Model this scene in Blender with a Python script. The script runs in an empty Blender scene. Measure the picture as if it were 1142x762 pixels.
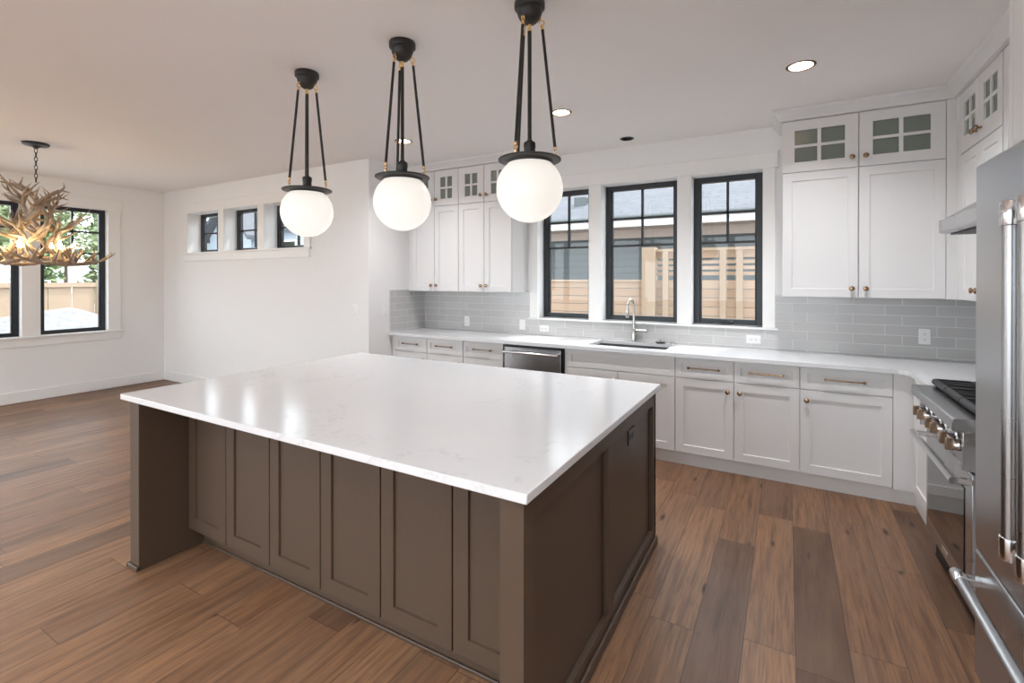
import bpy, bmesh, math, random
from math import sin, cos, pi, radians, sqrt
from mathutils import Vector, Matrix
random.seed(7)
SC = bpy.context.scene
COL = SC.collection

# ------------------------------------------------------------------ camera
cam_d = bpy.data.cameras.new('camera'); cam = bpy.data.objects.new('camera', cam_d); COL.objects.link(cam)
cam.location = (0, 0, 1.517)
cam.rotation_euler = (pi/2 - .0035, 0, .5167)
cam_d.sensor_width = 36; cam_d.lens = 540.33/1142*36
cam_d.shift_x = 0.0; cam_d.shift_y = -(381-313.24)/1142
cam_d.clip_start = .05; cam_d.clip_end = 300
SC.camera = cam
# ------------------------------------------------------------------ light and exposure
SC.view_settings.view_transform = 'Standard'; SC.view_settings.look = 'None'
SC.view_settings.gamma = 1; SC.view_settings.use_curve_mapping = False
SC.view_settings.exposure = 1.12
SC.cycles.max_bounces = 10; SC.cycles.diffuse_bounces = 6; SC.cycles.glossy_bounces = 4
SC.cycles.transparent_max_bounces = 16; SC.cycles.caustics_reflective = False; SC.cycles.caustics_refractive = False
SC.cycles.sample_clamp_indirect = 6
SKY = 2.6
SUN = 2.2
FILL_CAN_W = 24.0
W = bpy.data.worlds.new('sky'); SC.world = W; W.use_nodes = True
bg = W.node_tree.nodes['Background']; bg.inputs[0].default_value = (.88, .94, 1.0, 1); bg.inputs[1].default_value = SKY
sd = bpy.data.lights.new('sun', 'SUN'); sd.energy = SUN; sd.angle = radians(1.5); sd.color = (1, .95, .88)
so = bpy.data.objects.new('sun', sd); COL.objects.link(so)
so.rotation_euler = Vector((-.22, -.42, -.88)).to_track_quat('-Z', 'Y').to_euler()
so.location = (3, 9, 14)

# ------------------------------------------------------------------ materials
class NT:
    def __init__(s, name):
        s.m = bpy.data.materials.new(name); s.m.use_nodes = True
        s.t = s.m.node_tree; s.p = s.t.nodes['Principled BSDF']; s.out = s.t.nodes['Material Output']
    def n(s, typ, **kw):
        nd = s.t.nodes.new(typ)
        for k, v in kw.items(): setattr(nd, k, v)
        return nd
    def l(s, a, b): s.t.links.new(a, b)
    def math(s, op, a, b=None, c=None):
        nd = s.n('ShaderNodeMath', operation=op)
        for i, v in enumerate((a, b, c)):
            if v is None: continue
            if isinstance(v, (int, float)): nd.inputs[i].default_value = v
            else: s.l(v, nd.inputs[i])
        return nd.outputs[0]
    def ramp(s, fac, stops):
        r = s.n('ShaderNodeValToRGB'); e = r.color_ramp.elements
        while len(e) < len(stops): e.new(.5)
        for el, (p, c) in zip(e, stops): el.position = p; el.color = (*c, 1)
        s.l(fac, r.inputs[0]); return r.outputs[0]
    def mix(s, fac, a, b, mode='MIX'):
        nd = s.n('ShaderNodeMix', data_type='RGBA', blend_type=mode)
        for sock, v in ((nd.inputs[0], fac), (nd.inputs[6], a), (nd.inputs[7], b)):
            if isinstance(v, (int, float)): sock.default_value = v
            elif isinstance(v, tuple): sock.default_value = (*v, 1)
            else: s.l(v, sock)
        return nd.outputs[2]
    def noise(s, vec, scale, detail=3, rough=.5):
        nd = s.n('ShaderNodeTexNoise'); nd.inputs['Scale'].default_value = scale
        nd.inputs['Detail'].default_value = detail; nd.inputs['Roughness'].default_value = rough
        if vec is not None: s.l(vec, nd.inputs['Vector'])
        return nd.outputs[0]
    def obj(s): return s.n('ShaderNodeTexCoord').outputs['Object']
    def scale(s, vec, sc):
        mp = s.n('ShaderNodeMapping'); mp.inputs['Scale'].default_value = sc; s.l(vec, mp.inputs[0]); return mp.outputs[0]
    def bump(s, h, strength, dist=.01):
        b = s.n('ShaderNodeBump'); b.inputs['Strength'].default_value = strength; b.inputs['Distance'].default_value = dist
        s.l(h, b.inputs['Height']); s.l(b.outputs[0], s.p.inputs['Normal'])
    def set(s, **kw):
        for k, v in kw.items():
            k = k.replace('_', ' ')
            i = s.p.inputs[k]
            i.default_value = (*v, 1) if isinstance(v, tuple) and len(v) == 3 else v
        return s
def painted(name, col, rough, var=.03, bump=0.0, scale=8):
    t = NT(name); o = t.obj()
    f = t.noise(o, scale, 3)
    c2 = tuple(x*(1-var) for x in col)
    t.l(t.mix(f, col, c2), t.p.inputs['Base Color']); t.p.inputs['Roughness'].default_value = rough
    if bump: t.bump(t.noise(o, 260, 2), bump, .002)
    return t.m
M = {}
M['wall'] = painted('wall_paint', (.865, .865, .865), .6, .02, .05)
M['ceiling'] = painted('ceiling_paint', (.88, .862, .852), .7, .02, .05)
M['trim'] = painted('trim_paint', (.87, .865, .855), .4, .015)
M['cab'] = painted('cabinet_paint', (.735, .732, .732), .38, .015)
M['island'] = painted('island_paint', (.080, .052, .035), .42, .10, .03, 30)
M['black'] = painted('black_frame_paint', (.013, .016, .021), .35, .1)
M['iron'] = painted('matte_black_iron', (.018, .017, .017), .42, .1)
M['cast'] = painted('cast_iron', (.02, .02, .022), .5, .2, .2, 60)
M['plastic'] = painted('white_plastic', (.86, .86, .86), .3, .01)
M['dkplastic'] = painted('dark_plastic', (.03, .024, .02), .35, .05)
M['rubber'] = painted('black_gap', (.012, .012, .013), .5, .1)
M['siding'] = painted('grey_siding', (.078, .092, .094), .6, .12, 0, 2)
M['siding_pale'] = painted('pale_siding', (.36, .41, .48), .6, .1, 0, 2)
M['soffit'] = painted('soffit_paint', (.46, .395, .35), .6, .05)
M['fascia'] = painted('fascia_paint', (.85, .85, .85), .5, .03)
M['gravel'] = painted('pale_gravel', (.24, .237, .25), .9, .6, 0, 7)
M['dirt'] = painted('pale_ground', (.36, .35, .345), .95, .3, 0, 1.5)
M['bark'] = painted('bark', (.13, .095, .07), .9, .4, 0, 14)
M['candle'] = painted('candle_sleeve_wax', (.80, .62, .38), .5, .1)
def metal(name, col, rough, brushed=None):
    t = NT(name); t.set(Base_Color=col, Metallic=1.0, Roughness=rough)
    o = t.obj()
    if brushed:
        f = t.noise(o, 2.5, 2)
        t.l(t.math('MULTIPLY_ADD', f, .05, rough-.025), t.p.inputs['Roughness'])
    else:
        f = t.noise(o, 6, 2); t.l(t.math('MULTIPLY_ADD', f, .03, rough-.015), t.p.inputs['Roughness'])
    return t.m
M['steel'] = metal('brushed_steel', (.44, .44, .45), .28, (400, 4, 400))
M['steel_h'] = metal('brushed_steel_across', (.47, .47, .48), .27, (4, 400, 400))
M['chrome'] = metal('polished_steel', (.72, .72, .73), .14)
M['bronze'] = metal('champagne_bronze', (.34, .225, .14), .26)
M['darkbronze'] = metal('aged_bronze', (.34, .24, .16), .36)
M['gold'] = metal('polished_brass', (.90, .62, .28), .22)
M['baffle'] = painted('bronze_baffle', (.09, .05, .02), .5, .1)
M['sinksteel'] = painted('dark_sink', (.075, .08, .085), .5, .1)
M['nickel'] = metal('brushed_nickel', (.62, .60, .57), .27)
def glass():
    t = NT('window_glass'); t.t.nodes.remove(t.p)
    tr = t.n('ShaderNodeBsdfTransparent'); tr.inputs[0].default_value = (.96, .975, .975, 1)
    gl = t.n('ShaderNodeBsdfGlossy'); gl.inputs['Roughness'].default_value = .02
    fr = t.n('ShaderNodeFresnel'); fr.inputs[0].default_value = 1.5
    mx = t.n('ShaderNodeMixShader'); ge = t.n('ShaderNodeNewGeometry'); k = t.math('MULTIPLY', fr.outputs[0], t.math('SUBTRACT', 1.0, ge.outputs['Backfacing']))
    t.l(k, mx.inputs[0]); t.l(tr.outputs[0], mx.inputs[1]); t.l(gl.outputs[0], mx.inputs[2])
    t.l(mx.outputs[0], t.out.inputs[0]); return t.m
M['glass'] = glass()
def seeded():
    t = NT('obscure_glass'); o = t.obj()
    f = t.noise(o, 90, 2)
    t.l(t.mix(f, (.20, .225, .20), (.16, .185, .165)), t.p.inputs['Base Color'])
    t.set(Roughness=.16); t.bump(f, .12, .004); return t.m
M['obscure'] = seeded()
def oven():
    t = NT('oven_glass'); f = t.noise(t.obj(), 6, 2)
    t.l(t.mix(f, (.025, .022, .02), (.018, .016, .016)), t.p.inputs['Base Color']); t.set(Roughness=.04); t.p.inputs['IOR'].default_value = 1.9
    return t.m
M['oven'] = oven()
def emit(name, col, st):
    t = NT(name); t.set(Base_Color=(.5, .5, .49), Roughness=.2)
    f = t.noise(t.obj(), 3, 1)
    t.l(t.mix(f, col, tuple(c*.97 for c in col)), t.p.inputs['Emission Color']); t.p.inputs['Emission Strength'].default_value = st
    return t.m
M['globe'] = emit('opal_glass_lit', (1.0, .94, .86), .33)
M['bulb'] = emit('warm_bulb', (1.0, .70, .34), 65)
M['lens'] = emit('downlight_lens', (1.0, .86, .66), 8)
def quartz():
    t = NT('white_quartz'); o = t.obj()
    warp = t.noise(o, 1.6, 4)
    d = t.n('ShaderNodeVectorMath', operation='MULTIPLY_ADD')
    cb = t.n('ShaderNodeCombineXYZ'); t.l(warp, cb.inputs[0]); t.l(t.noise(t.scale(o, (1.3, -1.1, 1)), 2.1, 4), cb.inputs[1])
    t.l(cb.outputs[0], d.inputs[0]); d.inputs[1].default_value = (.9, .9, .9); t.l(o, d.inputs[2])
    v = t.noise(d.outputs[0], 1.5, 6, .55)
    vein = t.math('SUBTRACT', 1.0, t.math('MULTIPLY', t.math('ABSOLUTE', t.math('SUBTRACT', v, .5)), 55.0)); vein = t.math('MAXIMUM', vein, 0.0)
    patch = t.math('MULTIPLY', t.math('GREATER_THAN', t.noise(o, 2.6, 2), .50), t.math('GREATER_THAN', t.noise(o, 34, 3), .49))
    k = t.math('MULTIPLY', t.math('MULTIPLY', vein, patch), .27)
    cl = t.mix(t.noise(o, 5, 4), (.70, .71, .728), (.735, .745, .76))
    t.l(t.mix(k, cl, (.46, .45, .47)), t.p.inputs['Base Color']); t.set(Roughness=.16); return t.m
M['quartz'] = quartz()
def tile():
    t = NT('grey_tile'); uv = t.n('ShaderNodeTexCoord').outputs['UV']
    b = t.n('ShaderNodeTexBrick', offset=.34, offset_frequency=2, squash=1.0)
    b.inputs['Color1'].default_value = (.50, .495, .49, 1); b.inputs['Color2'].default_value = (.56, .555, .55, 1)
    b.inputs['Mortar'].default_value = (.74, .735, .73, 1); b.inputs['Scale'].default_value = 1
    b.inputs['Mortar Size'].default_value = .0022; b.inputs['Mortar Smooth'].default_value = .2
    b.inputs['Brick Width'].default_value = .31; b.inputs['Row Height'].default_value = .077
    t.l(uv, b.inputs['Vector'])
    st = t.noise(t.scale(uv, (6, 40, 1)), 1, 3)
    t.l(t.mix(t.math('MULTIPLY', st, .25), b.outputs[0], (.64, .635, .63)), t.p.inputs['Base Color'])
    t.l(t.math('MULTIPLY_ADD', b.outputs['Fac'], .5, .14), t.p.inputs['Roughness'])
    h = t.math('ADD', t.math('MULTIPLY', t.math('SUBTRACT', 1.0, b.outputs['Fac']), 1.0), t.math('MULTIPLY', st, .35))
    t.bump(h, .35, .003); return t.m
M['tile'] = tile()
def floor_wood():
    t = NT('oak_planks'); o = t.obj()
    sp = t.n('ShaderNodeSeparateXYZ'); t.l(o, sp.inputs[0]); x, y = sp.outputs[0], sp.outputs[1]
    r = t.math('DIVIDE', t.math('SUBTRACT', x, .032), .19); row = t.math('FLOOR', r); fx = t.math('SUBTRACT', r, row)
    wn = t.n('ShaderNodeTexWhiteNoise', noise_dimensions='1D'); t.l(row, wn.inputs['W'])
    v = t.math('ADD', t.math('DIVIDE', y, 1.25), t.math('MULTIPLY', wn.outputs[0], 7.3)); pl = t.math('FLOOR', v); fy = t.math('SUBTRACT', v, pl)
    cb = t.n('ShaderNodeCombineXYZ'); t.l(row, cb.inputs[0]); t.l(pl, cb.inputs[1])
    w2 = t.n('ShaderNodeTexWhiteNoise', noise_dimensions='2D'); t.l(cb.outputs[0], w2.inputs['Vector'])
    base = t.ramp(w2.outputs[0], [(0, (.105, .053, .030)), (.10, (.17, .086, .046)), (.42, (.235, .120, .062)), (.75, (.275, .144, .074)), (1, (.33, .177, .092))])
    # per-plank shifted grain
    off = t.n('ShaderNodeVectorMath', operation='MULTIPLY_ADD'); t.l(w2.outputs['Color'], off.inputs[0]); off.inputs[1].default_value = (37, 53, 0); t.l(o, off.inputs[2])
    g1 = t.noise(t.scale(off.outputs[0], (34, 1.6, 1)), 1, 6, .62)
    g2 = t.noise(t.scale(off.outputs[0], (120, 5, 1)), 1, 3, .6)
    g3 = t.noise(t.scale(off.outputs[0], (5, .9, 1)), 1, 3, .6)
    c = t.mix(t.math('MULTIPLY', t.ramp(g1, [(.44, (0, 0, 0)), (.66, (1, 1, 1))]), .62), base, (.058, .029, .019))
    c = t.mix(t.math('MULTIPLY', t.ramp(g2, [(.45, (0, 0, 0)), (.62, (1, 1, 1))]), .42), c, (.062, .034, .023))
    c = t.mix(t.math('MULTIPLY', t.ramp(g3, [(.40, (0, 0, 0)), (.66, (1, 1, 1))]), .45), c, (.22, .135, .088))
    vo = t.n('ShaderNodeTexVoronoi'); vo.inputs['Scale'].default_value = 1; t.l(t.scale(off.outputs[0], (9.0, 2.6, 1)), vo.inputs['Vector'])
    kd = t.math('ADD', vo.outputs['Distance'], t.math('MULTIPLY', t.math('SUBTRACT', g1, .5), .30))
    kn = t.ramp(kd, [(.04, (1, 1, 1)), (.15, (0, 0, 0))])
    sel = t.n('ShaderNodeSeparateColor'); t.l(vo.outputs['Color'], sel.inputs[0])
    kn = t.math('MULTIPLY', kn, t.math('GREATER_THAN', sel.outputs[0], .50))
    c = t.mix(t.math('MULTIPLY', kn, .95), c, (.022, .012, .009))
    ex = t.math('MINIMUM', fx, t.math('SUBTRACT', 1.0, fx)); ey = t.math('MINIMUM', fy, t.math('SUBTRACT', 1.0, fy))
    gap = t.math('MAXIMUM', t.math('LESS_THAN', ex, .009), t.math('LESS_THAN', ey, .0013))
    c = t.mix(t.math('MULTIPLY', gap, .75), c, (.035, .02, .014))
    t.l(c, t.p.inputs['Base Color']); t.p.inputs['Specular IOR Level'].default_value = .36
    t.l(t.math('MULTIPLY_ADD', g2, .16, .36), t.p.inputs['Roughness'])
    h = t.math('SUBTRACT', t.math('MULTIPLY', g2, .25), gap); t.bump(h, .25, .002)
    return t.m
M['floor'] = floor_wood()
def fence_wood(name, c1, c2, rowdir=2, pitch=.14):
    t = NT(name); o = t.obj(); sp = t.n('ShaderNodeSeparateXYZ'); t.l(o, sp.inputs[0])
    r = t.math('DIVIDE', sp.outputs[rowdir], pitch); row = t.math('FLOOR', r)
    wn = t.n('ShaderNodeTexWhiteNoise', noise_dimensions='1D'); t.l(row, wn.inputs['W'])
    s = [3, 3, 3]; s[rowdir] = 40
    g = t.noise(t.scale(o, tuple(s)), 1, 4)
    f = t.math('ADD', t.math('MULTIPLY', wn.outputs[0], .6), t.math('MULTIPLY', g, .4))
    t.l(t.mix(f, c1, c2), t.p.inputs['Base Color']); t.set(Roughness=.75); return t.m
M['fence'] = fence_wood('cedar_boards', (.29, .182, .115), (.38, .27, .185))
M['post'] = fence_wood('cedar_post', (.29, .20, .13), (.37, .28, .20), 0, .5)
def shingle():
    t = NT('roof_shingles'); uv = t.n('ShaderNodeTexCoord').outputs['UV']
    b = t.n('ShaderNodeTexBrick', offset=.5); b.inputs['Color1'].default_value = (.045, .049, .058, 1); b.inputs['Color2'].default_value = (.085, .089, .103, 1)
    b.inputs['Mortar'].default_value = (.022, .024, .03, 1); b.inputs['Scale'].default_value = 1; b.inputs['Mortar Size'].default_value = .012
    b.inputs['Brick Width'].default_value = .34; b.inputs['Row Height'].default_value = .15; t.l(uv, b.inputs['Vector'])
    t.l(t.mix(t.noise(t.scale(uv, (8, 30, 1)), 1, 4), b.outputs[0], (.135, .14, .158)), t.p.inputs['Base Color']); t.set(Roughness=.9); return t.m
M['shingle'] = shingle()
def leaf(name, a, b):
    t = NT(name); f = t.noise(t.obj(), 1.1, 3)
    t.l(t.mix(f, a, b), t.p.inputs['Base Color']); t.set(Roughness=.7); return t.m
M['leaf'] = leaf('pine_foliage', (.07, .135, .05), (.21, .27, .12))
M['leaf2'] = leaf('pale_foliage', (.15, .21, .085), (.32, .36, .20))
def antler_mat():
    t = NT('antler_bone'); o = t.obj(); f = t.noise(t.scale(o, (9, 9, 9)), 1, 4)
    t.l(t.ramp(f, [(.3, (.19, .135, .095)), (.52, (.34, .265, .20)), (.72, (.56, .48, .39))]), t.p.inputs['Base Color']); t.set(Roughness=.5)
    t.bump(t.noise(o, 60, 3), .2, .004); return t.m
M['antler'] = antler_mat()

# ------------------------------------------------------------------ mesh builder
def org(o):
    v = Vector((0, 0, 0))
    while o is not None: v = v + o.location; o = o.parent
    return v
class Fr:
    """local frame: u along the face, w up, d outward"""
    def __init__(s, o, U, N): s.o = Vector(o); s.U = Vector(U); s.N = Vector(N); s.Z = Vector((0, 0, 1))
    def __call__(s, u, w, d): return s.o + s.U*u + s.Z*w + s.N*d
WORLD = Fr((0, 0, 0), (1, 0, 0), (0, 1, 0))      # u=x, w=z, d=y
class MB:
    def __init__(s): s.v = []; s.f = []; s.uv = None
    def add(s, vs, fs):
        b = len(s.v); s.v += [Vector(p) for p in vs]; s.f += [tuple(b+i for i in f) for f in fs]; return s
    def box(s, x0, x1, y0, y1, z0, z1):
        vs = [(x, y, z) for z in (z0, z1) for y in (y0, y1) for x in (x0, x1)]
        return s.add(vs, [(0, 2, 3, 1), (4, 5, 7, 6), (0, 1, 5, 4), (2, 6, 7, 3), (0, 4, 6, 2), (1, 3, 7, 5)])
    def fbox(s, F, u0, u1, w0, w1, d0, d1):
        vs = [F(u, w, d) for d in (d0, d1) for w in (w0, w1) for u in (u0, u1)]
        return s.add(vs, [(0, 2, 3, 1), (4, 5, 7, 6), (0, 1, 5, 4), (2, 6, 7, 3), (0, 4, 6, 2), (1, 3, 7, 5)])
    def loft(s, F, u0, u1, w0, w1, loops):
        vs = []; fs = []
        for ins, d in loops:
            i = ins if isinstance(ins, tuple) else (ins, ins, ins, ins)
            vs += [F(u0+i[0], w0+i[2], d), F(u1-i[1], w0+i[2], d), F(u1-i[1], w1-i[3], d), F(u0+i[0], w1-i[3], d)]
        for k in range(len(loops)-1):
            a = 4*k
            for j in range(4):
                fs.append((a+j, a+(j+1) % 4, a+4+(j+1) % 4, a+4+j))
        n = 4*(len(loops)-1); fs.append((n, n+1, n+2, n+3)); fs.append((3, 2, 1, 0))
        return s.add(vs, fs)
    def lathe(s, o, axis, prof, n=24, ref=None, caps=True):
        """prof: (radius, height along axis)"""
        o = Vector(o); A = Vector(axis).normalized()
        R = Vector(ref) if ref else (Vector((1, 0, 0)) if abs(A.x) < .9 else Vector((0, 1, 0)))
        X = (R - A*R.dot(A)).normalized(); Y = A.cross(X)
        vs = []; fs = []; rings = []
        for r, h in prof:
            if r < 1e-6: rings.append([len(vs)]); vs.append(o+A*h)
            else:
                rings.append(list(range(len(vs), len(vs)+n)))
                vs += [o+A*h+(X*cos(2*pi*k/n)+Y*sin(2*pi*k/n))*r for k in range(n)]
        for a, b in zip(rings, rings[1:]):
            for k in range(n):
                k2 = (k+1) % n
                if len(a) == 1 and len(b) == 1: continue
                if len(a) == 1: fs.append((a[0], b[k2], b[k]))
                elif len(b) == 1: fs.append((a[k], a[k2], b[0]))
                else: fs.append((a[k], a[k2], b[k2], b[k]))
        if caps and len(rings[0]) > 1: fs.append(tuple(reversed(rings[0])))
        if caps and len(rings[-1]) > 1: fs.append(tuple(rings[-1]))
        return s.add(vs, fs)
    def cyl(s, a, b, r, n=16):
        a = Vector(a); b = Vector(b); return s.lathe(a, b-a, [(r, 0), (r, (b-a).length)], n)
    def tube(s, pts, rad, n=10, closed=False):
        pts = [Vector(p) for p in pts]; m = len(pts)
        rad = rad if isinstance(rad, (list, tuple)) else [rad]*m
        vs = []; fs = []; N = None
        for i, p in enumerate(pts):
            if closed: T = (pts[(i+1) % m]-pts[i-1]).normalized()
            else: T = (pts[min(i+1, m-1)]-pts[max(i-1, 0)]).normalized()
            if N is None: N = T.orthogonal().normalized()
            else: N = (N-T*N.dot(T)).normalized()
            B = T.cross(N)
            vs += [p+(N*cos(2*pi*k/n)+B*sin(2*pi*k/n))*rad[i] for k in range(n)]
        for i in range(m if closed else m-1):
            j = (i+1) % m
            for k in range(n):
                k2 = (k+1) % n; fs.append((i*n+k, i*n+k2, j*n+k2, j*n+k))
        if not closed: fs.append(tuple(reversed(range(n)))); fs.append(tuple(range((m-1)*n, m*n)))
        return s.add(vs, fs)
    def prism(s, pts, ax, a, b):
        """pts polygon in the two other axes; extruded along ax from a to b"""
        def mk(p, q): return {'x': (q, p[0], p[1]), 'y': (p[0], q, p[1]), 'z': (p[0], p[1], q)}[ax]
        n = len(pts); vs = [mk(p, a) for p in pts]+[mk(p, b) for p in pts]
        fs = [tuple(range(n)), tuple(range(2*n-1, n-1, -1))]+[(k, n+k, n+(k+1) % n, (k+1) % n) for k in range(n)]
        return s.add(vs, fs)
    def build(s, name, mat, parent=None, bevel=0, seg=2, smooth=True, loc=None, uvf=None):
        me = bpy.data.meshes.new(name)
        base = org(parent) if parent else Vector((0, 0, 0))
        L = Vector(loc) if loc is not None else Vector((0, 0, 0))
        me.from_pydata([tuple(p-base-L) for p in s.v], [], s.f); 
        bm = bmesh.new(); bm.from_mesh(me)
        bmesh.ops.recalc_face_normals(bm, faces=bm.faces); bm.to_mesh(me); bm.free()
        if uvf:
            ul = me.uv_layers.new(name='UVMap')
            for p in me.polygons:
                for li in p.loop_indices:
                    co = me.vertices[me.loops[li].vertex_index].co + base + L
                    ul.data[li].uv = uvf(co, p.normal)
        for p in me.polygons: p.use_smooth = smooth
        if smooth: me.set_sharp_from_angle(angle=radians(38))
        me.materials.append(mat)
        o = bpy.data.objects.new(name, me); COL.objects.link(o)
        if parent: o.parent = parent
        o.location = L
        if bevel:
            m = o.modifiers.new('bevel', 'BEVEL'); m.width = bevel; m.segments = seg; m.limit_method = 'ANGLE'; m.angle_limit = radians(40); m.harden_normals = False
        return o
def thing(name, label, cat, loc=(0, 0, 0), group=None):
    o = bpy.data.objects.new(name, None); COL.objects.link(o); o.location = loc; o.empty_display_size = .05
    o['label'] = label; o['category'] = cat
    if group: o['group'] = group
    return o
def tag(o, label, cat, group=None, kind=None):
    o['label'] = label; o['category'] = cat
    if group: o['group'] = group
    if kind: o['kind'] = kind
    return o
def struct(o, label=None, cat=None):
    o['kind'] = 'structure'
    if label: o['label'] = label
    if cat: o['category'] = cat
    return o
def kids(o): return [c for c in bpy.data.objects if c.parent == o]
def dup(o, loc=None, label=None, parent=None):
    c = o.copy(); COL.objects.link(c)
    if parent: c.parent = parent
    if loc is not None: c.location = loc
    if label: c['label'] = label
    for k in kids(o): dup(k, None, None, c)
    return c
def catmull(P, n=6):
    P = [Vector(p) for p in P]; Q = [P[0]*2-P[1]]+P+[P[-1]*2-P[-2]]; out = []
    for i in range(1, len(Q)-2):
        a, b, c, d = Q[i-1:i+3]
        for k in range(n):
            t = k/n; out.append(.5*((2*b)+(c-a)*t+(2*a-5*b+4*c-d)*t*t+(3*b-a-3*c+d)*t**3))
    out.append(P[-1]); return out

# ------------------------------------------------------------------ the room
CH = 2.82
XL, XR, YB, YD, XJ, YF = -8.2, 1.37, 4.70, 3.777, -3.92, -3.2
struct(MB().box(XJ-.24, XR+.24, YF-.24, YB+.24, -.12, 0).box(XL-.24, XJ-.24, YF-.24, YD+.24, -.12, 0).build('floor', M['floor']), 'wide plank brown oak floor running through the whole room', 'floor')
cans = [(.07, 3.45), (-1.54, 3.49), (-3.155, 3.477)]
offcan = (-1.296, 4.44)
fill_cans = [(.1, -.2), (-.4, -1.5), (-2.0, -1.1), (-3.8, -1.1), (-5.6, -1.1), (-7.2, -1.1), (-1.0, -2.4), (-4.6, -2.4)]  # out-of-view downlights added to brighten the room
RC = .068
bm = bmesh.new(); es = []
def ringv(pts):
    vs = [bm.verts.new((x, y, CH)) for x, y in pts]
    for a, b in zip(vs, vs[1:]+vs[:1]): es.append(bm.edges.new((a, b)))
ringv([(XL-.24, YF-.24), (XR+.24, YF-.24), (XR+.24, YB+.24), (XJ-.24, YB+.24), (XJ-.24, YD+.24), (XL-.24, YD+.24)])
for cx, cy in cans+fill_cans: ringv([(cx+RC*cos(2*pi*k/32), cy+RC*sin(2*pi*k/32)) for k in range(32)])
cx, cy = offcan; ringv([(cx+.05*cos(2*pi*k/32), cy+.05*sin(2*pi*k/32)) for k in range(32)])
bmesh.ops.triangle_fill(bm, use_beauty=True, edges=es)
for f in bm.faces:
    f.normal_update()
    if f.normal.z > 0: f.normal_flip()
mb = MB(); bm.verts.index_update()
mb.add([v.co.copy() for v in bm.verts], [[v.index for v in f.verts] for f in bm.faces]); bm.free()
mb.box(XJ-.24, XR+.24, YF-.24, YB+.24, CH+.16, CH+.26).box(XL-.24, XJ-.24, YF-.24, YD+.24, CH+.16, CH+.26)
struct(mb.build('ceiling', M['ceiling'], smooth=False), 'smooth pale ceiling', 'ceiling')
def wall(name, axis, a0, a1, t0, t1, openings, z0=0, z1=CH, mat='wall', label=''):
    mb = MB()
    def bx(u0, u1, w0, w1):
        if u1-u0 < 1e-4 or w1-w0 < 1e-4: return
        if axis == 'x': mb.box(u0, u1, t0, t1, w0, w1)
        else: mb.box(t0, t1, u0, u1, w0, w1)
    u = a0
    for o in sorted(openings):
        bx(u, o[0], z0, z1); bx(o[0], o[1], z0, o[2]); bx(o[0], o[1], o[3], z1); u = o[1]
    bx(u, a1, z0, z1)
    return struct(mb.build(name, M[mat], smooth=False), label, 'wall')
WIN_B = [(-2.344, -1.762, 1.100, 2.465), (-1.630, -.893, 1.100, 2.465), (-.770, -.185, 1.100, 2.465)]
WIN_D = [(-7.510, -6.740, 1.895, 2.462), (-6.612, -5.860, 1.895, 2.462), (-5.726, -4.965, 1.895, 2.462)]
WIN_L = [(-2.7, -1.2, .805, 2.47), (-.9, .45, .805, 2.47), (.64, 1.330, .805, 2.47), (1.505, 2.200, .805, 2.47), (2.374, 3.075, .805, 2.47)]  # all but the last two are unseen windows added for extra daylight
wall('wall_back', 'x', XJ-.2, XR+.24, YB, YB+.24, WIN_B, label='white wall with three black windows above the sink')
wall('wall_dining', 'x', XL-.24, XJ-.24, YD, YD+.24, WIN_D, label='white wall with three small high windows')
wall('wall_jog', 'y', YD, YB+.24, XJ-.24, XJ, [], label='short white return wall beside the kitchen cabinets')
wall('wall_left', 'y', YF, YD, XL-.24, XL, WIN_L, label='white far wall with tall black windows')
wall('wall_right', 'y', YF, YB, XR, XR+.24, [], label='wall behind the range and refrigerator')
FILL_OPENING = (-7.8, 1.0, .02, 2.62)  # glazed opening behind the camera, added to bring in more daylight
wall('wall_front', 'x', XL-.24, XR+.24, YF-.24, YF, [FILL_OPENING], label='wall behind the viewer with unseen wide glazing added for daylight')

struct(MB().box(XJ-.24, XR+.24, YF, YB+.24, 3.12, 6.0).build('wall_sky_blocker', M['siding'], smooth=False), 'unseen block above the kitchen, added to shade the fence and neighbouring house', 'wall')  # unseen mass added to block sky light from the fence and neighbour
def window(name, F, u0, u1, w0, w1, d, cols, rows, handle, fw=.055):
    """black framed window set at depth d in frame F"""
    t = bpy.data.objects.new(name, None); COL.objects.link(t); t.location = F((u0+u1)/2, w0, d); struct(t, None, None)
    mb = MB()
    mb.fbox(F, u0, u0+fw, w0, w1, d-.06, d); mb.fbox(F, u1-fw, u1, w0, w1, d-.06, d)
    mb.fbox(F, u0+fw, u1-fw, w0, w0+fw*.9, d-.06, d); mb.fbox(F, u0+fw, u1-fw, w1-fw*.9, w1, d-.06, d)
    # sash lip
    for a in ((u0+fw, u0+fw+.012), (u1-fw-.012, u1-fw)): mb.fbox(F, a[0], a[1], w0+fw*.9, w1-fw*.9, d-.055, d-.014)
    mb.build('window_frame', M['black'], t, bevel=.003)
    g = MB().fbox(F, u0+fw*.5, u1-fw*.5, w0+fw*.5, w1-fw*.5, d-.040, d-.034).build('window_pane', M['glass'], t)
    m = MB()
    for a, wa, wb in cols: m.fbox(F, a-.011, a+.011, wa, wb, d-.050, d-.022)
    for w in rows: m.fbox(F, u0+fw, u1-fw, w-.011, w+.011, d-.050, d-.022)
    if cols or rows: m.build('muntin', M['black'], t)
    if handle:
        c = (u0+u1)/2
        h = MB().fbox(F, c-.055, c+.055, w0+.012, w0+.034, d, d+.016).fbox(F, c-.05, c+.035, w0+.034, w0+.044, d+.004, d+.018)
        h.build('crank_handle', M['black'], t, bevel=.004)
    return t
FB = Fr((0, YB, 0), (1, 0, 0), (0, -1, 0))     # d>0 into the room
FD = Fr((0, YD, 0), (1, 0, 0), (0, -1, 0))
FL = Fr((XL, 0, 0), (0, 1, 0), (1, 0, 0))
wi = 1
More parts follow.
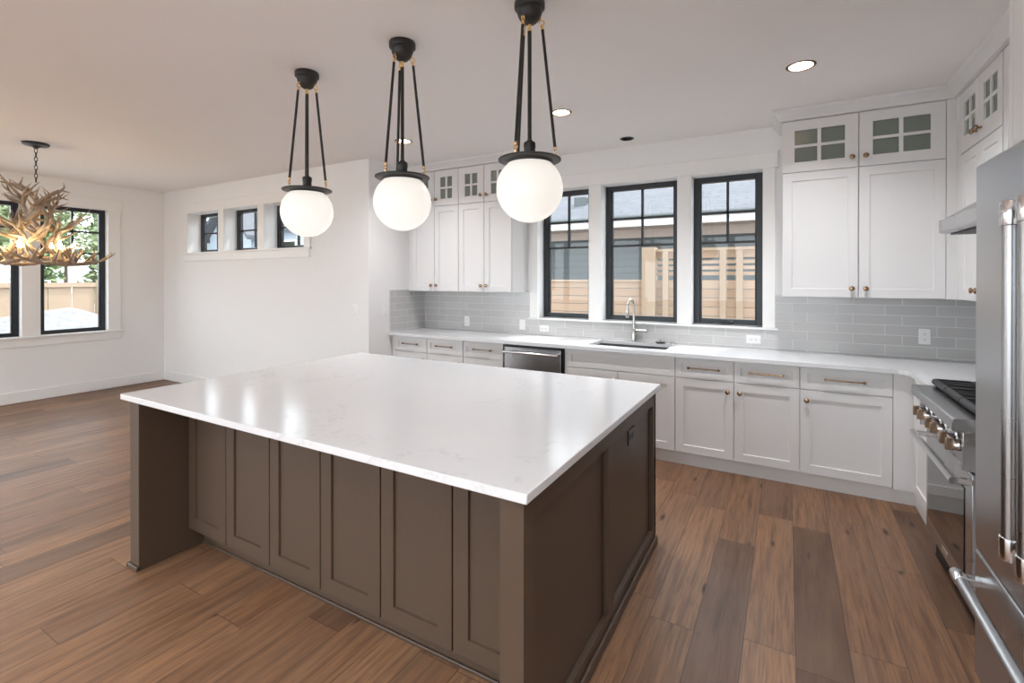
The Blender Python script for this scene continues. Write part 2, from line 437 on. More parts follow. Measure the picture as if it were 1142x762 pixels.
for i, (a, b, c, d) in enumerate(WIN_B):
    m = (a+b)/2; z1 = c+.755
    window('window_%d' % wi, FB, a, b, c, d, -.135, [(m, z1, d-.05)], [c+1.03, z1], i != 1).__setitem__('label', ['left black casement window above the counter', 'middle fixed black window behind the faucet', 'right black casement window above the counter'][i]); wi += 1
for i, (a, b, c, d) in enumerate(WIN_D):
    m = (a+b)/2
    window('window_%d' % wi, FD, a, b, c, d, -.165, [(m, c+.05, d-.05)], [(c+d)/2], False, .05).__setitem__('label', ['leftmost of the three small high windows', 'middle one of the three small high windows', 'small high window behind the nearest-left globe pendant'][i]); wi += 1
for i, (a, b, c, d) in enumerate(WIN_L):
    m = (a+b)/2
    window('window_%d' % wi, FL, a, b, c, d, -.075, [(m, 1.865, d-.05)], [2.155, 1.865], False).__setitem__('label', ['unseen window added further along the far wall for daylight', 'unseen window added further along the far wall for daylight', 'unseen tall black window beyond the frame, added to let in light', 'tall black window behind the antler chandelier', 'tall black window nearest the room corner'][i]); wi += 1
FP = Fr((0, YF, 0), (1, 0, 0), (0, 1, 0))
for k in range(4):
    a = FILL_OPENING[0]+k*2.2; window('window_%d' % wi, FP, a, a+2.2, FILL_OPENING[2], FILL_OPENING[3], -.1, [], [], False, .07)['label'] = 'unseen tall glass panel added behind the viewer for daylight'; wi += 1

# trims : casings, sills, baseboards
def trim(n, mb, bevel=.003, label='white painted trim'):
    o = struct(mb.build('trim_%d' % n, M['trim'], bevel=bevel), label, 'trim'); return o
mb = MB(); T = .019
mb.fbox(FB, -2.44, -2.344, 1.10, 2.472, 0, T); mb.fbox(FB, -1.762, -1.630, 1.10, 2.465, 0, T)
mb.fbox(FB, -.893, -.770, 1.10, 2.465, 0, T); mb.fbox(FB, -.185, -.088, 1.10, 2.472, 0, T)
mb.fbox(FB, -2.344, -.185, 2.465, 2.472, 0, T)
mb.fbox(FB, -2.455, -.072, 2.472, 2.600, 0, T+.006); mb.fbox(FB, -2.466, -.060, 2.468, 2.486, 0, T+.016)
mb.fbox(FB, -2.466, -.060, 2.596, 2.612, 0, T+.02)
trim(1, mb, label='white casing around the three kitchen windows')
mb = MB().fbox(FB, -2.458, -.066, 1.082, 1.100, -.10, .034)
trim(2, mb, label='thin white sill under the three kitchen windows')
mb = MB()
mb.fbox(FD, -7.62, -7.51, 1.895, 2.462, 0, T); mb.fbox(FD, -6.74, -6.612, 1.895, 2.462, 0, T); mb.fbox(FD, -5.86, -5.726, 1.895, 2.462, 0, T); mb.fbox(FD, -4.965, -4.855, 1.895, 2.462, 0, T)
mb.fbox(FD, -7.62, -4.855, 2.462, 2.59, 0, T+.003); mb.fbox(FD, -7.60, -4.87, 1.775, 1.872, 0, T)
mb.fbox(FD, -7.64, -4.84, 1.872, 1.895, -.10, T+.02)
trim(3, mb, label='white casing around the three small high windows')
mb = MB()
mb.fbox(FL, .49, .64, .805, 2.47, 0, T)
mb.fbox(FL, 1.33, 1.505, .805, 2.47, 0, T); mb.fbox(FL, 2.200, 2.374, .805, 2.47, 0, T); mb.fbox(FL, 3.075, 3.220, .805, 2.47, 0, T)
mb.fbox(FL, .47, 3.235, 2.47, 2.62, 0, T+.006); mb.fbox(FL, .49, 3.22, .681, .783, 0, T); mb.fbox(FL, .46, 3.255, .783, .805, -.02, T+.03)
trim(4, mb, label='white casing around the tall dining windows')
struct(MB().fbox(FL, YF, YD, 0, .135, 0, .016).build('baseboard_left', M['trim'], bevel=.004), 'white baseboard under the tall windows', 'baseboard')
struct(MB().fbox(FD, XL+.016, XJ, 0, .135, 0, .016).build('baseboard_dining', M['trim'], bevel=.004), 'white baseboard under the small high windows', 'baseboard')
struct(MB().box(XJ, XJ+.016, YD-.016, 4.10, 0, .135).build('baseboard_jog', M['trim'], bevel=.004), 'short white baseboard on the return wall', 'baseboard')

# ------------------------------------------------------------------ cabinet parts
GAP = .0032
def door(F, u0, u1, w0, w1, parent, mat='cab', name='door', rail=.062, d0=.002, t=.020, rec=.009):
    mb = MB(); u0 += GAP; u1 -= GAP; w0 += GAP; w1 -= GAP
    mb.loft(F, u0, u1, w0, w1, [(0, d0), (0, t-.0015), (.0015, t), (rail, t), (rail+.0025, t-rec)])
    return mb.build(name, M[mat], parent, smooth=False)
def glass_door(F, u0, u1, w0, w1, parent, ra, rw0, rw1, d0=.002, t=.020):
    """door with a two by two lattice of obscure glass; ra = side rail, rw = bottom and top rails"""
    mb = MB(); u0 += GAP; u1 -= GAP; w0 += GAP; w1 -= GAP
    mb.fbox(F, u0, u0+ra, w0, w1, d0, t); mb.fbox(F, u1-ra, u1, w0, w1, d0, t)
    mb.fbox(F, u0+ra, u1-ra, w0, w0+rw0, d0, t); mb.fbox(F, u0+ra, u1-ra, w1-rw1, w1, d0, t)
    c = (u0+u1)/2; z = (w0+rw0+w1-rw1)/2
    mb.fbox(F, c-.012, c+.012, w0+rw0, w1-rw1, d0, t-.002)
    mb.fbox(F, u0+ra, c-.012, z-.010, z+.010, d0, t-.002); mb.fbox(F, c+.012, u1-ra, z-.010, z+.010, d0, t-.002)
    o = mb.build('door', M['cab'], parent, smooth=False)
    o2 = MB().fbox(F, u0+ra-.004, u1-ra+.004, w0+rw0-.004, w1-rw1+.004, d0+.002, t-.010).build('glass_pane', M['obscure'], o, smooth=False)
    o2['label'] = 'grey-green obscure glass'
    return o
def knob(F, u, w, parent, mat='bronze', d=.020, s=1.15):
    p = F(u, w, d)
    mb = MB().lathe(p, F.N, [(.0075*s, 0), (.006*s, .003*s), (.0055*s, .012*s), (.0105*s, .016*s), (.0155*s, .020*s), (.0160*s, .0245*s), (.012*s, .029*s), (0, .031*s)], 20)
    o = mb.build('knob', M[mat], parent); o['label'] = 'round bronze knob'; return o
def pull(F, u0, u1, w, parent, mat='bronze', d=.020):
    mb = MB(); s = .026
    mb.tube([F(u0, w, d+s), F(u1, w, d+s)], .0052, 10)
    for u in (u0+.006, u1-.006):
        mb.fbox(F, u-.008, u+.008, w-.009, w+.009, d+s-.009, d+s+.008)
        mb.fbox(F, u-.0055, u+.0055, w-.0065, w+.0065, d, d+s-.008)
    o = mb.build('drawer_pull', M[mat], parent, bevel=.0015); o['label'] = 'bronze bar pull'; return o

# ------------------------------------------------------------------ back run of base cabinets
YFc = 4.126                       # carcass face; doors stand 20 mm proud (4.106)
FBASE = Fr((0, YFc, 0), (1, 0, 0), (0, -1, 0))
TOE = .098
def base_cab(label, u0, u1, F=FBASE, depth=.555, hollow=False):
    t = thing('base_cabinet', label, 'cabinet', F((u0+u1)/2, 0, -.3))
    mb = MB().fbox(F, u0, u1, 0, TOE, -depth, -.012)
    if hollow:
        mb.fbox(F, u0, u1, TOE, .8835, -.09, 0).fbox(F, u0, u0+.02, TOE, .8835, -depth, -.09).fbox(F, u1-.02, u1, TOE, .8835, -depth, -.09).fbox(F, u0+.02, u1-.02, TOE, TOE+.02, -depth, -.09).fbox(F, u0+.02, u1-.02, TOE+.02, .62, -depth, -depth+.02)
    else: mb.fbox(F, u0, u1, TOE, .8835, -depth, 0)
    mb.build('cabinet_body', M['cab'], t, smooth=False)
    return t
PW = .802
gL = 'white base cabinets left of the dishwasher'
seams = [-3.853, -3.394, -2.918, -2.431]
for i in range(3):
    a, b = seams[i], seams[i+1]
    t = base_cab(['white base cabinet at the far left end of the counter', 'white base cabinet second from the left under the wall cupboards', 'white base cabinet immediately left of the dishwasher'][i], a if i else -3.915, b)
    dr = door(FBASE, a, b, .716, .880, t, name='drawer', rail=.045); c = (a+b)/2
    pull(FBASE, c-.105, c+.105, PW, dr, 'darkbronze')
    d = door(FBASE, a, b, .105, .714, t); knob(FBASE, b-.035, .64, d)
# dishwasher
t = thing('dishwasher', 'stainless steel dishwasher with a bar handle under the counter', 'dishwasher', (-2.11, 4.4, 0))
MB().box(-2.425, -1.785, 4.135, 4.66, 0.0, .8835).build('dishwasher_body', M['rubber'], t, smooth=False)
MB().box(-2.412, -1.812, 4.096, 4.134, .10, .858).build('dishwasher_door', M['steel_h'], t, bevel=.004)
h = MB().tube([(-2.402, 4.046, .812), (-1.822, 4.046, .812)], .0135, 16)
for x in (-2.385, -1.839): h.box(x-.012, x+.012, 4.046, 4.097, .803, .821)
h.build('bar_handle', M['chrome'], t, bevel=.002)
# sink base
t = base_cab('wide white sink cabinet with a plain false drawer front', -1.783, -.797, hollow=True)
door(FBASE, -1.757, -.797, .716, .880, t, name='false_front', rail=.045)
for a, b, k in ((-1.757, -1.277, -1.312), (-1.277, -.797, -1.242)):
    d = door(FBASE, a, b, .105, .714, t); knob(FBASE, k, .64, d)
t = base_cab('white two-door base cabinet right of the sink with two bronze pulls', -.797, .081)
for a, b, k in ((-.797, -.358, -.402), (-.358, .081, -.316)):
    dr = door(FBASE, a, b, .716, .880, t, name='drawer', rail=.045); c = (a+b)/2
    pull(FBASE, c-.119, c+.119, PW, dr)
    d = door(FBASE, a, b, .105, .714, t); knob(FBASE, k, .64, d)
t = base_cab('white single-door base cabinet in the corner by the range', .081, .623)
dr = door(FBASE, .081, .623, .716, .880, t, name='drawer', rail=.045); pull(FBASE, .231, .468, PW, dr)
d = door(FBASE, .081, .623, .105, .714, t); knob(FBASE, .122, .641, d)
mb = MB().fbox(FBASE, .623, .745, TOE, .8835, -.05, .018).fbox(FBASE, .623, .760, 0, TOE, -.05, -.012); mb.build('corner_filler', M['cab'], t, smooth=False)
# right leg : corner cabinet left of the range and the narrow one right of it
FR = Fr((.745, 0, 0), (0, 1, 0), (-1, 0, 0))
def rcab(label, y0, y1, d0, d1):
    t = thing('base_cabinet', label, 'cabinet', (1.05, (y0+y1)/2, 0))
    MB().fbox(FR, y0, y1, TOE, .8835, -.61, 0).fbox(FR, y0, y1, 0, TOE, -.61, -.002).build('cabinet_body', M['cab'], t, smooth=False)
    return t
t = rcab('narrow white base cabinet between the corner and the range', 3.505, 4.135, 0, 0)
door(FR, 3.53, 4.085, .105, .880, t, rail=.07)
t = rcab('slim white base cabinet squeezed between range and refrigerator', 2.44, 2.715, 0, 0)
dr = door(FR, 2.45, 2.71, .716, .880, t, name='drawer', rail=.045); pull(FR, 2.51, 2.65, PW, dr)
door(FR, 2.45, 2.71, .105, .714, t)

# ------------------------------------------------------------------ countertops, splash, sink
mb = MB(); z0, z1 = .884, .914; yf = 4.072; yw = 4.690; hx0, hx1, hy0, hy1 = -1.60, -.90, 4.235, 4.605
def plate(mb, outer, hole, z0, z1):
    (x0, x1, y0, y1) = outer
    mb.box(x0, hole[0], y0, y1, z0, z1).box(hole[1], x1, y0, y1, z0, z1)
    mb.box(hole[0], hole[1], y0, hole[2], z0, z1).box(hole[0], hole[1], hole[3], y1, z0, z1)
plate(mb, (XJ+.001, XR-.002, yf, yw), (hx0, hx1, hy0, hy1), z0, z1)
mb.prism([(.695, 3.508), (1.366, 3.508), (1.366, yf), (.645, yf), (.672, yf-.012), (.688, yf-.030), (.695, yf-.055)], 'z', z0, z1)
tag(mb.build('countertop', M['quartz'], smooth=False), 'long white quartz counter running along the wall around the corner', 'countertop')
tag(MB().box(.69, 1.366, 2.44, 2.712, z0, z1).build('countertop', M['quartz'], bevel=.002), 'short white counter piece between range and refrigerator', 'countertop')
def tile_uv(co, n):
    u = co.y if abs(n.x) > .7 else co.x
    return (u-.144+10*.31, co.z-.930+1.54)
Z0 = .9145
mb = MB().box(XJ+.011, -2.44, 4.690, 4.6995, Z0, 1.378).box(-2.44, -.088, 4.690, 4.6995, Z0, 1.081).box(-.088, XR-.011, 4.690, 4.6995, Z0, 1.378)
tag(mb.build('tile_backsplash', M['tile'], smooth=False, uvf=tile_uv), 'long glossy grey subway tile backsplash running behind the sink', 'backsplash')
tag(MB().box(XJ+.0005, XJ+.0105, 4.088, 4.6995, Z0, 1.393).build('tile_backsplash', M['tile'], smooth=False, uvf=tile_uv), 'short grey tile backsplash on the return wall at the left end of the counter', 'backsplash')
tag(MB().box(XR-.0105, XR-.0005, 2.43, 4.6995, Z0, 1.378).build('tile_backsplash', M['tile'], smooth=False, uvf=tile_uv), 'grey tile backsplash on the wall behind the gas range', 'backsplash')
t = thing('kitchen_sink', 'rectangular undermount sink below the middle window', 'sink', (-1.25, 4.42, .66))
mb = MB(); th = .004; a, b, c, d = hx0-.006, hx1+.006, hy0-.006, hy1+.006
mb.box(a, b, c, c+th, .67, .883).box(a, b, d-th, d, .67, .883).box(a, a+th, c+th, d-th, .67, .883).box(b-th, b, c+th, d-th, .67, .883).box(a, b, c, d, .664, .67)
mb.build('basin', M['sinksteel'], t, smooth=False)
MB().lathe((-1.25, 4.44, .6702), (0, 0, 1), [(.045, 0), (.045, .003), (.03, .004), (.022, -.0), (0, 0)], 24).build('drain', M['chrome'], t)
# faucet
fx, fy = -1.285, 4.642
t = thing('kitchen_faucet', 'brushed nickel gooseneck faucet rising behind the sink', 'faucet', (fx, fy, .914))
MB().lathe((fx, fy, .914), (0, 0, 1), [(.027, 0), (.027, .006), (.0205, .009), (.0205, .118), (.017, .124), (.0125, .128)], 24).build('faucet_body', M['nickel'], t)
dx, dy = -.20, -.98; R = .066
pts = [(fx, fy, 1.035), (fx, fy, 1.15), (fx, fy, 1.255)]
for k in range(1, 13):
    a = pi*k/12; pts.append((fx+dx*R*(1-cos(a)), fy+dy*R*(1-cos(a)), 1.255+R*sin(a)))
tip = pts[-1]; pts.append((tip[0], tip[1], 1.225))
MB().tube(pts, .0115, 14).build('spout', M['nickel'], t)
MB().lathe((tip[0], tip[1], 1.23), (0, 0, -1), [(.0135, 0), (.0155, .01), (.0155, .07), (.012, .078), (.009, .079)], 18).build('spray_head', M['nickel'], t)
mb = MB().cyl((fx+.018, fy, 1.022), (fx+.125, fy, 1.022), .0165, 18)
lv = mb.build('valve_handle', M['nickel'], t, bevel=.002)
MB().tube([(fx+.108, fy, 1.035), (fx+.112, fy-.004, 1.10)], .0038, 8).build('lever', M['nickel'], lv)
t = thing('sink_stopper', 'dark round sink stopper lying on the counter right of the faucet', 'stopper', (-1.035, 4.642, .914))
MB().lathe((-1.035, 4.642, .914), (0, 0, 1), [(.036, 0), (.046, .008), (.046, .012), (.030, .015), (.0, .016)], 24).build('stopper_plate', M['dkplastic'], t)
MB().lathe((-1.035, 4.642, .929), (0, 0, 1), [(.006, 0), (.006, .008), (.011, .013), (0, .018)], 16).build('stopper_knob', M['chrome'], t)
for k, (x, lab) in enumerate(((-.955, 'small chrome button on the counter nearest the stopper'), (-.918, 'small chrome button on the counter furthest right of the faucet'))):
    tag(MB().lathe((x, 4.652, .914), (0, 0, 1), [(.011, 0), (.011, .004), (.007, .006), (.007, .018), (0, .02)], 16).build('counter_button', M['nickel']), lab, 'button')

# ------------------------------------------------------------------ wall cabinets
ZB, ZM, ZT = 1.3786, 2.336, 2.735
YU = 4.343
FU = Fr((0, YU, 0), (1, 0, 0), (0, -1, 0))
def upper(label, F, u0, u1, depth, splits, knobs, ra, rail=.062, rw=(.075, .075), zb=ZB):
    t = thing('wall_cabinet', label, 'cabinet', F((u0+u1)/2, zb, -depth/2))
    MB().fbox(F, u0, u1, zb, ZT+.002, -depth, 0).build('cabinet_body', M['cab'], t, smooth=False)
    for i in range(len(splits)-1):
        a, b = splits[i], splits[i+1]
        d = door(F, a, b, zb, ZM, t, rail=rail); g = glass_door(F, a, b, ZM, ZT, t, ra, rw[0], rw[1])
        if knobs[i] is not None: knob(F, knobs[i], 1.447, d); knob(F, knobs[i], 2.411, g)
    return t
s4 = [-3.80, -3.466, -3.132, -2.798, -2.464]
upper('left white wall cabinet beside the return wall, half behind the middle globe', FU, -3.80, -3.132, .355, s4[:3], [-3.502, -3.43], .083)
upper('white wall cabinet between the left pair and the kitchen windows', FU, -3.132, -2.464, .355, s4[2:], [-2.834, -2.762], .083)
struct(MB().box(XJ+.001, -3.80, 4.40, 4.42, ZB, ZT).build('trim_5', M['cab']), 'narrow white filler beside the left wall cabinet', 'trim')
upper('large white wall cabinet right of the windows with two wide glass doors', FU, -.036, .940, .355, [-.036, .4515, .940], [.410, .493], .080)
XU = 1.012
FRU = Fr((XU, 0, 0), (0, 1, 0), (-1, 0, 0))
t = upper('white wall cabinet on the right wall next to the range hood', FRU, 3.52, 4.345, .356, [3.525, 3.885, 4.245], [3.843, 3.927], .070, .062, (.10, .075))
mb = MB().fbox(FRU, 4.245, 4.325, ZB, ZT+.002, 0, .020).fbox(FU, .940, .994, ZB, ZT+.002, 0, .018)
mb.build('corner_filler', M['cab'], t, smooth=False)
t = thing('wall_cabinet', 'short white cabinet above the range hood', 'cabinet', (1.19, 2.98, 2.0))
MB().fbox(FRU, 2.44, 3.515, 2.02, ZT+.002, -.356, 0).build('cabinet_body', M['cab'], t, smooth=False)
for a, b in ((2.445, 2.98), (2.98, 3.515)): door(FRU, a, b, 2.02, ZT, t)
# crown mouldings
def crown_profile(): return [(0, ZT), (.024, ZT+.002), (.026, ZT+.016), (.050, ZT+.045), (.066, ZT+.060), (.070, ZT+.075), (.070, CH-.001), (0, CH-.001)]
def crown(n, path, label):
    """path: list of (x,y) with outward normals handled by mitred offset; left side of travel is outward"""
    prof = crown_profile(); P = [Vector((x, y)) for x, y in path]; vs = []; fs = []
    for i, p in enumerate(P):
        dirs = []
        if i > 0: dirs.append((p-P[i-1]).normalized())
        if i < len(P)-1: dirs.append((P[i+1]-p).normalized())
        ns = [Vector((d.y, -d.x)) for d in dirs]
        if len(ns) == 2:
            b = (ns[0]+ns[1]); b = b/b.dot(ns[0])
        else: b = ns[0]
        vs += [(p.x+b.x*o, p.y+b.y*o, z) for o, z in prof]
    k = len(prof)
    for i in range(len(P)-1):
        for j in range(k):
            j2 = (j+1) % k; fs.append((i*k+j, i*k+j2, (i+1)*k+j2, (i+1)*k+j))
    fs.append(tuple(range(k))); fs.append(tuple(range((len(P)-1)*k, len(P)*k)))
    return struct(MB().add(vs, fs).build('trim_%d' % n, M['cab'], smooth=False), label, 'trim')
crown(6, [(XJ+.001, 4.323), (-2.464, 4.323), (-2.464, 4.699)], 'white crown moulding above the left wall cabinets')
crown(7, [(-.036, 4.699), (-.036, 4.323), (.992, 4.323), (.992, 2.43)], 'white crown moulding above the corner wall cabinets')

# ------------------------------------------------------------------ range hood
t = thing('range_hood', 'stainless steel range hood mounted above the gas range', 'hood', (1.05, 3.13, 1.77))
y0, y1 = 2.735, 3.535; xf = .735
mb = MB().prism([(xf, 1.775), (xf+.012, 1.768), (1.355, 1.768), (1.355, 2.010), (1.0, 2.010), (xf+.02, 1.850), (xf, 1.842)], 'y', y0, y1)
# y-prism takes (x,z)
mb.build('hood_shell', M['steel_h'], t, bevel=.003)
MB().box(xf+.045, 1.33, y0+.03, y1-.03, 1.760, 1.7675).build('hood_filter', M['rubber'], t, smooth=False)
# ------------------------------------------------------------------ range
t = thing('gas_range', 'stainless steel gas range with six knobs and black grates', 'range', (1.0, 3.13, 0))
y0, y1 = 2.725, 3.500
MB().box(.705, 1.355, y0, y1, .10, .895).build('range_body', M['steel'], t, bevel=.002)
MB().prism([(.612, .872), (.612, .915), (.618, .922), (.70, .926), (1.355, .926), (1.355, .896), (.70, .872), (.66, .866), (.618, .866)], 'y', y0, y1).build('range_top', M['steel_h'], t, bevel=.002)
MB().prism([(.704, .70), (.668, .703), (.676, .872), (.704, .878)], 'y', y0+.002, y1-.002).build('control_panel', M['steel_h'], t, bevel=.002)
for y in (y0+.001, y1-.024): MB().box(.648, .704, y, y+.023, .705, .868).build('side_flange', M['steel_h'], t, bevel=.002)
# knobs in three pairs
for c in (2.848, 3.113, 3.378):
    for k in (-.048, .048):
        y = c+k; z = .792
        kb = MB().lathe((.673, y, z), (-1, 0, 0), [(.034, 0), (.034, .008), (.029, .012), (.0255, .014), (.0245, .040), (.022, .043), (0, .043)], 24).build('control_knob', M['chrome'], t)
        MB().box(.606, .634, y-.0085, y+.0085, z-.026, z+.026).build('knob_grip', M['darkbronze'], kb, bevel=.003)
od = MB().box(.678, .704, y0+.006, y1-.006, .135, .690).build('oven_door', M['steel_h'], t, bevel=.003)
MB().box(.6745, .677, y0+.10, y1-.055, .215, .60).build('oven_window', M['oven'], od, bevel=.001)
MB().box(.6755, .6779, 3.08, 3.17, .155, .185).build('badge', M['chrome'], od, bevel=.001)
h = MB().tube([(.617, y0-.004, .658), (.617, y1-.012, .658)], .0155, 18)
h.build('oven_handle', M['chrome'], od)
for y in (y0+.012, y1-.030): MB().box(.612, .680, y-.013, y+.013, .645, .671).build('handle_bracket', M['chrome'], od, bevel=.003)
MB().box(.720, 1.34, y0+.01, y1-.01, .0, .10).build('kick_plate', M['rubber'], t, smooth=False)
wd = (y1-y0-.03)/3
MB().box(.715, 1.33, y0+.012, y1-.012, .924, .931).build('cooktop', M['cast'], t, bevel=.002)
for i in range(3):
    a = y0+.015+i*wd+.004; b = a+wd-.008; c = (a+b)/2; m = MB()
    zt = .968
    m.tube([(.712, a, .950), (.712, b, .950)], .017, 10); m.tube([(1.325, a, .950), (1.325, b, .950)], .013, 8)
    for y in (a+.008, c-.045, c, c+.045, b-.008): m.box(.712, 1.325, y-.006, y+.006, .944, zt)
    for x in (.86, 1.02, 1.18): m.box(x-.006, x+.006, a, b, .944, zt)
    for x in (.72, 1.315):
        for y in (a+.012, b-.012): m.box(x-.01, x+.01, y-.008, y+.008, .930, .946)
    m.build('burner_grate', M['cast'], t, bevel=.002)
    for x in (.86, 1.18): MB().lathe((x, c, .9305), (0, 0, 1), [(.05, 0), (.05, .006), (.034, .008), (.034, .013), (0, .0135)], 20).build('burner_cap', M['rubber'], t)

# ------------------------------------------------------------------ refrigerator
t = thing('refrigerator', 'large stainless steel refrigerator at the right edge', 'refrigerator', (.98, 1.79, 0))
fx, ya, yb, ZF = .600, 1.20, 2.386, 1.930
MB().box(fx+.055, 1.355, ya+.005, yb-.005, .03, ZF-.005).build('fridge_body', M['steel'], t, bevel=.003)
split = 1.795
d1 = MB().box(fx, fx+.05, split+.003, yb, .538, ZF).build('fridge_door', M['steel'], t, bevel=.009, seg=3)
d2 = MB().box(fx, fx+.05, ya, split-.003, .538, ZF).build('fridge_door', M['steel'], t, bevel=.009, seg=3)
fz = MB().box(fx, fx+.05, ya, yb, .075, .530).build('freezer_drawer', M['steel'], t, bevel=.009, seg=3)
MB().box(fx+.06, 1.3, ya+.02, yb-.02, 0, .07).build('kick_plate', M['rubber'], t)
hx = fx-.062
def fhandle(y, par):
    o = MB().lathe((hx, y, .80), (0, 0, 1), [(.019, 0), (.019, .92)], 24).build('door_handle', M['steel'], par)
    for z0, z1 in ((.735, .80), (1.665, 1.735)):
        e = MB().lathe((hx, y, z0), (0, 0, 1), [(.0215, 0), (.0225, .003), (.0225, z1-z0-.003), (.0215, z1-z0)], 24)
        e.box(hx, fx+.001, y-.013, y+.013, z0+.012, z1-.012)
        e.build('handle_bracket', M['chrome'], o, bevel=.002)
fhandle(split+.056, d1); fhandle(split-.056, d2)
o = MB().lathe((hx+.004, 1.26, .437), (0, 1, 0), [(.019, 0), (.019, 1.03)], 24).build('drawer_handle', M['steel'], fz)
for y0, y1 in ((1.215, 1.28), (2.285, 2.35)):
    e = MB().lathe((hx+.004, y0, .437), (0, 1, 0), [(.0215, 0), (.0225, .003), (.0225, y1-y0-.003), (.0215, y1-y0)], 24)
    e.box(hx, fx+.001, (y0+y1)/2-.018, (y0+y1)/2+.018, .425, .449); e.build('handle_bracket', M['chrome'], o, bevel=.002)
t = thing('fridge_enclosure', 'white cabinet surround above and beside the refrigerator', 'cabinet', (1.0, 1.79, 0))
MB().box(.70, 1.365, 2.392, 2.428, 0, CH-.002).box(.70, 1.365, 1.155, 1.193, 0, CH-.002).build('side_panel', M['cab'], t, smooth=False)
MB().box(.72, 1.36, 1.194, 2.391, 1.945, CH-.002).build('cabinet_body', M['cab'], t, smooth=False)
FE = Fr((.72, 0, 0), (0, 1, 0), (-1, 0, 0))
for a, b in ((1.195, 1.79), (1.79, 2.285)): door(FE, a, b, 1.95, CH-.08, t)
MB().fbox(FE, 2.288, 2.391, 1.95, CH-.004, .001, .019).build('corner_filler', M['cab'], t, smooth=False)

# ------------------------------------------------------------------ island
t = thing('kitchen_island', 'large dark brown kitchen island base with shaker panels', 'island', (-1.84, 2.02, 0))
ix0, ix1, iy0, iy1 = -3.012, -.657, 1.224, 2.828
FI = Fr((0, 1.482, 0), (1, 0, 0), (0, -1, 0))          # doors' carcass face
MB().box(-2.918, -.737, 1.482, iy1-.03, .115, .8835).box(-2.918, -.737, 1.545, iy1-.03, 0, .115).build('cabinet_body', M['island'], t, smooth=False)
ub = [-2.916, -2.553, -2.187, -1.820, -1.453, -1.087, -.739]
for a, b in zip(ub, ub[1:]): door(FI, a, b, .118, .880, t, 'island', rail=.068, rec=.010, t=.021)
MB().box(ix0, -2.920, iy0, iy1, 0, .8835).build('end_panel', M['island'], t, bevel=.002)
MB().box(-.737, -.680, iy0+.073, iy1, 0, .8835).box(-.737, ix1, iy0, iy0+.073, 0, .8835).box(-.680, ix1, iy1-.056, iy1, 0, .8835).build('end_panel', M['island'], t, smooth=False)
FS = Fr((-.680, 0, 0), (0, 1, 0), (1, 0, 0)); D = .023
mb = MB(); a, b = iy0+.073, iy1-.056; m0, m1 = 1.985, 2.055
mb.fbox(FS, a, b, .803, .8835, 0, D).fbox(FS, a, b, 0, .092, 0, D).fbox(FS, m0, m1, .092, .803, 0, D)
mb.build('panel_frame', M['island'], t, bevel=.0015)
mb = MB(); q = .014
mb.box(ix1, ix1+q, iy0-q, iy1, 0, .048); mb.box(-.737-q, ix1, iy0-q, iy0, 0, .048); 
mb.box(ix0-q, ix0, iy0-q, iy1, 0, .026); mb.box(ix0, -2.920+.004, iy0-q, iy0, 0, .026); mb.box(-2.918, -.737, 1.535, 1.544, 0, .016)
mb.build('base_moulding', M['island'], t, bevel=.005)
MB().box(ix0, ix1, iy1-.03, iy1, .0, .8835).build('back_panel', M['island'], t, smooth=False)
tag(MB().box(-3.048, -.632, 1.195, 2.845, .884, .914).build('island_countertop', M['quartz'], bevel=.003), 'big white quartz slab on top of the dark brown island', 'countertop')

# outlets and switches
def plate_thing(name, label, F, u, w, tall, dark=False, switch=False, d=0.0):
    t = thing(name, label, 'switch' if switch else 'outlet', F(u, w, d))
    a, b = (.036, .058) if tall else (.058, .036); mt = 'dkplastic' if dark else 'plastic'
    MB().loft(F, u-a, u+a, w-b, w+b, [(0, d), (0, d+.003), (.004, d+.006)]).build('cover_plate', M[mt], t, smooth=False)
    if switch:
        for k in ((-.0, ) if tall else (0, )): MB().fbox(F, u-.016, u+.016, w-.033, w+.033, d+.006, d+.010).build('rocker', M[mt], t, bevel=.002)
    else:
        for k in (-.020, .020):
            cu, cw = (u, w+k) if tall else (u+k, w)
            r = MB().fbox(F, cu-.0155, cu+.0155, cw-.0145, cw+.0145, d+.006, d+.0085).build('socket', M[mt], t, bevel=.002)
            MB().fbox(F, cu-.007, cu-.0045, cw-.003, cw+.006, d+.0085, d+.0089).fbox(F, cu+.0045, cu+.007, cw-.003, cw+.006, d+.0085, d+.0089).fbox(F, cu-.002, cu+.002, cw-.010, cw-.006, d+.0085, d+.0089).build('slot', M['rubber'], r, smooth=False)
    return t
FT = Fr((0, 4.690, 0), (1, 0, 0), (0, -1, 0))
plate_thing('wall_outlet', 'upright white outlet on the tile below the left wall cabinets', FT, -3.272, 1.024, True)
plate_thing('light_switch', 'white switch on the tile just left of the window sill', FT, -2.532, 1.018, True, switch=True)
plate_thing('wall_outlet', 'sideways white outlet under the left kitchen window', FT, -2.265, .986, False)
plate_thing('wall_outlet', 'sideways white outlet under the right kitchen window', FT, -.254, .992, False)
plate_thing('wall_outlet', 'upright white outlet on the tile in the right corner near the range', FT, .898, 1.085, True)
plate_thing('light_switch', 'white switch on the plain wall right of the small high windows', FD, -4.13, 1.175, True, switch=True)
FJ = Fr((XJ, 0, 0), (0, 1, 0), (1, 0, 0))
plate_thing('light_switch', 'white switch on the return wall beside the tile edge', FJ, 4.02, 1.168, True, switch=True)
t = plate_thing('island_outlet', 'dark brown outlet on the end panel of the island', FS, 2.40, .735, False, dark=True)

